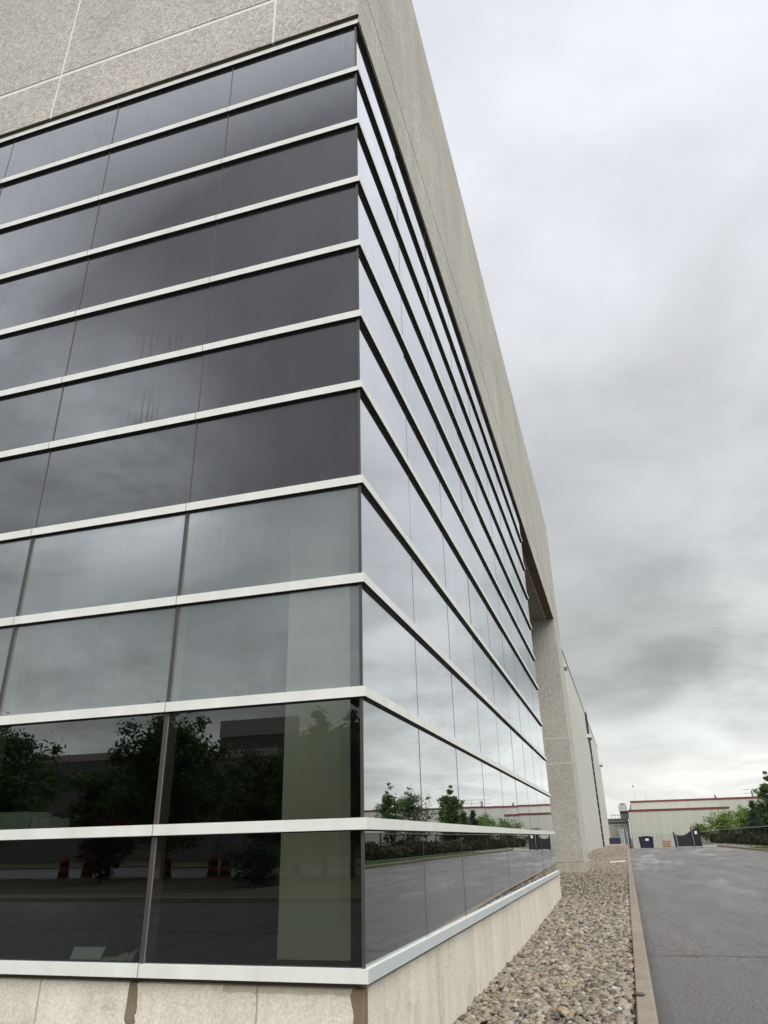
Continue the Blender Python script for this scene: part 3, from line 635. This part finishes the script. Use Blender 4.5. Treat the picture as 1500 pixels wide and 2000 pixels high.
c = MB().face([(12.2, fy[-1], verge_z(90)), (10.1, 95, R(-1.1)), (10.1, 95, R(.3)), (12.2, fy[-1], verge_z(90)+1.5)], M_link); c.build('chain_link', F2)
for a in fy: MB().tube((12.2, a, verge_z(a)-.1), (12.2, a, verge_z(a)+1.57), .045, n=6, m=M_fence).build('post', F2)

# ------------------------------------------------------------------ vegetation
def leaf_mesh(name, C, S, m, parent=None, up_bias=.3):
    n = len(C); a = rng.standard_normal((n, 3)); a[:, 2] *= .6; a /= np.linalg.norm(a, axis=1)[:, None]
    b_ = rng.standard_normal((n, 3)); b_ -= (b_*a).sum(1)[:, None]*a; b_ /= np.linalg.norm(b_, axis=1)[:, None]
    L = S[:, None]*a; W_ = S[:, None]*.45*b_
    V = np.stack([C-L, C+W_, C+L, C-W_], 1).reshape(-1, 3); F = np.arange(4*n).reshape(-1, 4)
    return npmesh(name, V, F, m, parent)
def tree(name, label, x, y, h, rad, base, m, n=2600, leaf=.11, conifer=False, group='trees along the fence', trunk=.09, low=.2, gaps=.5):
    n = int(n*1.7); z0 = base; t = empty(name, (x, y, z0), label, 'tree' if h > 1.6 else 'shrub', group)
    b = MB(); lean = rng.normal(0, .03, 2); tipz = h*(.97 if conifer else .8)
    tp = lambda f: Vector((x+lean[0]*f*h, y+lean[1]*f*h, z0+f*tipz))
    for k in range(5): b.tube(tp(k/5), tp((k+1)/5), trunk*(1-k/5.5), trunk*(1-(k+1)/5.5), 6, M_bark)
    cl = []
    if conifer:
        nl = int(h*4.5)
        for k in range(nl):
            f = low*.4+(1-low*.4)*k/nl
            for j in range(6):
                ang = rng.uniform(0, 6.28); rr = rad*(1-f)**.85*rng.uniform(.55, 1.05); q = tp(f)+Vector((math.cos(ang)*rr, math.sin(ang)*rr, -.12*rr))
                b.tube(tp(f), q, .02, .006, 3, M_bark, False)
                for s in np.linspace(.25, 1, 5): c = tp(f)*(1-s)+q*s; cl.append((c.x, c.y, c.z, .10+.16*rad*(1-f)*.5))
        C = np.array(cl)
    else:
        nb = 14+int(h*3.4)
        for k in range(nb):
            f = low+(1-low)*(k/nb)**.9*.98; ang = k*2.4+rng.uniform(-.5, .5)
            prof = math.sin(min(1, (f-low*.6)/(1-low*.6))*math.pi*.86+.35)**.7 if f < .99 else .3
            rr = rad*max(.25, prof)*rng.uniform(.6, 1.1); p = tp(f*.95); q = p+Vector((math.cos(ang)*rr, math.sin(ang)*rr, rr*rng.uniform(.25, .7)))
            q.z = min(q.z, z0+h)
            b.tube(p, q, trunk*.35, .01, 4, M_bark, False)
            for s in np.linspace(.35, 1.05, 4):
                c = p*(1-s)+q*s+Vector(rng.normal(0, .09*rad, 3)); cl.append((c.x, c.y, c.z, rad*rng.uniform(.10, .34)))
        for k in range(4): c = tp(1)+Vector(rng.normal(0, .08*rad, 3)); cl.append((c.x, c.y, c.z+h*.04*k, rad*.13))
        C = np.array(cl)
    b.build('trunk', t)
    pick = rng.integers(0, len(C), n); d = rng.standard_normal((n, 3)); d /= np.linalg.norm(d, axis=1)[:, None]
    P = C[pick, :3]+d*(C[pick, 3:4]*rng.uniform(.1, 1, (n, 1))**.6)*np.array([1, 1, .7])
    P = P+rng.standard_normal((n, 3))*rad*.05*np.minimum(rng.exponential(1, (n, 1)), 1.6); leaf_mesh('crown', P, leaf*.78*rng.uniform(.6, 1.3, n), m, t)
    return t
vz = verge_z
tree('young_tree', 'slim young tree behind the fence nearest the camera', 15, 51.3, 5.5, 1.0, vz(51), M_leaf, 2600, .11, low=.25)
tree('young_tree', 'broader bushy young tree behind the fence second along', 15, 57.4, 5.5, 1.8, vz(57), M_leaf, 3600, .12, low=.15)
tree('maple_tree', 'tallest green broadleaf tree at the right edge of the view', 15.1, 74.3, 6.7, 1.4, vz(75), M_leaf, 8000, .13, low=.18, trunk=.14)
tree('spruce', 'dark conifer just left of the tallest tree', 15.2, 86.5, 4.4, 1.9, vz(82), M_leafd, 4600, .10, True)
tree('spruce', 'second dark conifer nearer the tallest tree', 15.4, 82.5, 4.0, 1.8, vz(82), M_leafd, 4200, .10, True)
tree('round_tree', 'light green round tree left of the conifers', 15.2, 93, 4.0, 2.0, vz(82), M_leafl, 4200, .13, low=.1)
tree('round_tree', 'low fresh green tree standing right behind the gap of trees', 16.5, 79, 4.4, 1.6, vz(79), M_leafl, 2600, .13, low=.1)
tree('spreading_shrub', 'spreading light green tree alone before the beige wall', 15.1, 112, 3.8, 2.5, vz(82), M_leafl, 3200, .17, low=.08)
tree('sapling', 'smallest thin sapling behind the black gate', 15.3, 145, 3.6, 1.9, R(-1.6), M_leafl, 1100, .2, low=.3)
# weeds behind the fence: countless
n = 17000; Y = rng.uniform(28, 118, n); X = 13.1+rng.exponential(1.6, n); hh = (.75+.25*np.sin(Y*.5)+.2*np.sin(Y*1.7+1))*rng.uniform(0, 1, n)**.7
Zb = np.interp(np.minimum(Y, 82), [p[0] for p in ROAD], [p[1] for p in ROAD])+Z0+.1
tag(leaf_mesh('weeds', np.stack([X, Y, Zb+hh], 1), rng.uniform(.09, .24, n), M_weed), 'tangled tall weeds growing behind the black fence', 'weeds', kind='stuff')
n = 26000; Y = rng.uniform(30, 66, n); X = rng.uniform(10.97, 12.6, n); Zb = np.interp(Y, [p[0] for p in ROAD], [p[1] for p in ROAD])+Z0+.12
hb = rng.uniform(.03, .09, n); dx, dy = rng.normal(0, .03, n), rng.normal(0, .03, n)
V = np.stack([np.stack([X-.012, Y, Zb], 1), np.stack([X+.012, Y, Zb], 1), np.stack([X+dx, Y+dy, Zb+hb], 1)], 1).reshape(-1, 3)
tag(npmesh('grass', V, np.arange(3*n).reshape(-1, 3), M_blade), 'short green grass between far kerb and black fence', 'grass', kind='stuff')

# ------------------------------------------------------------------ what the left glass mirrors, behind the camera
strip('front_lawn', [-29, -16], -70, -3, lambda y: R(-1.36), M_lawn)
tag(MB().box((-70, -16.1, R(-1.6)), (-3, -15.95, R(-1.33)), M_kerb).build('lawn_kerb'), kind='structure')
strip('street', [-46, -29], -90, 40, lambda y: R(-1.40), M_asph)
strip('far_lawn', [-70, -46], -100, 40, lambda y: R(-1.34), M_lawn)
Bf = empty('brick_office', (-40, -72, R(-1.4)), 'brown brick office with pale parapet and tower reflected in the glass', 'building')
MB().box((-75, -90, R(-1.6)), (-18, -70, R(9.1)), M_brown).build('wall', Bf)
MB().box((-75.1, -90, R(9.1)), (-17.9, -69.9, R(9.9)), M_pink).build('parapet', Bf)
MB().box((-40.5, -85, R(9.9)), (-31, -70.5, R(11.4)), M_brown).box((-40.6, -85.1, R(11.4)), (-30.9, -70.4, R(13.2)), M_pink).build('tower', Bf)
for z in (2.0, 6.0):
    for k in range(10): MB().box((-73+k*5.4, -70, R(z)), (-69.5+k*5.4, -69.95, R(z+1.6)), M_win).build('window', Bf)
for k, (x, y, h, r_) in enumerate([(-30.5, -28, 8.2, 3.6), (-24.5, -31, 6.0, 2.4), (-19.3, -28, 8.3, 2.9), (-15.4, -33, 6.4, 3.0), (-11.6, -29, 7.8, 2.2), (-9.6, -27, 7.9, 1.5), (-37, -33, 8, 4)]):
    tree('street_tree', ['large dark tree across the lot, left one in the reflection', 'lower tree with gap beside it in the reflection', 'pointed tree mirrored in the middle of the glass', 'wide dark tree in front of the brick office tower', 'tall tree mirrored over the pale column', 'slim tree mirrored beside the corner', 'outermost dark tree past the lawn'][k], x, y, h, r_, R(-1.36), M_leaf, 11000, .16, group='trees mirrored in the left glass', trunk=.16, low=.22)
tree('red_shrub', 'dark red leaved shrub on the front lawn', -19.4, -23.5, 2.9, 1.0, R(-1.36), M_redleaf, 2200, .09, group='shrubs', low=.1)
tree('low_shrub', 'low dark green shrub on the front lawn', -11.5, -22, 1.4, 1.2, R(-1.36), M_leafd, 2000, .09, group='shrubs', low=.05)
def barrel(x, y, k):
    t = empty('traffic_barrel', (x, y, R(-1.4)), ['leftmost orange striped traffic barrel mirrored in the glass','striped barrel right of the leftmost one in the mirrored street','barrel just left of the window mullion reflection','left barrel of the close pair mirrored mid pane','right barrel of the close pair mirrored mid pane','smaller farther barrel right of the close pair','barrel near the pale column in the reflection','farthest barrel mirrored beside the pale column'][k], 'traffic barrel', 'traffic barrels in the street')
    b = MB(); z = 0
    prof = [(.30, 0), (.30, .1), (.27, .1), (.27, .3), (.25, .3), (.25, .52), (.23, .52), (.23, .74), (.21, .74), (.21, .92), (.10, 1.0)]
    for (r0, z0), (r1, z1) in zip(prof[:-1], prof[1:]):
        rows = [[(x+r*math.cos(a), y+r*math.sin(a), R(-1.4)+zz_) for a in np.linspace(0, 2*math.pi, 13)[:-1]] for r, zz_ in ((r0, z0), (r1, z1))]
        b.loft(rows, M_orange if z0 not in (.1, .52) else M_black, close=True)
    b.build('body', t); MB().box((x-.12, y-.02, R(-.42)), (x+.12, y+.02, R(-.33)), M_orange).build('handle', t)
for k, (x, y) in enumerate([(-26.4, -30), (-25.2, -30.3), (-20.4, -30), (-18.1, -30.5), (-17.2, -30.1), (-16.6, -33), (-15.6, -30.6), (-15.2, -34)]): barrel(x, y, k)
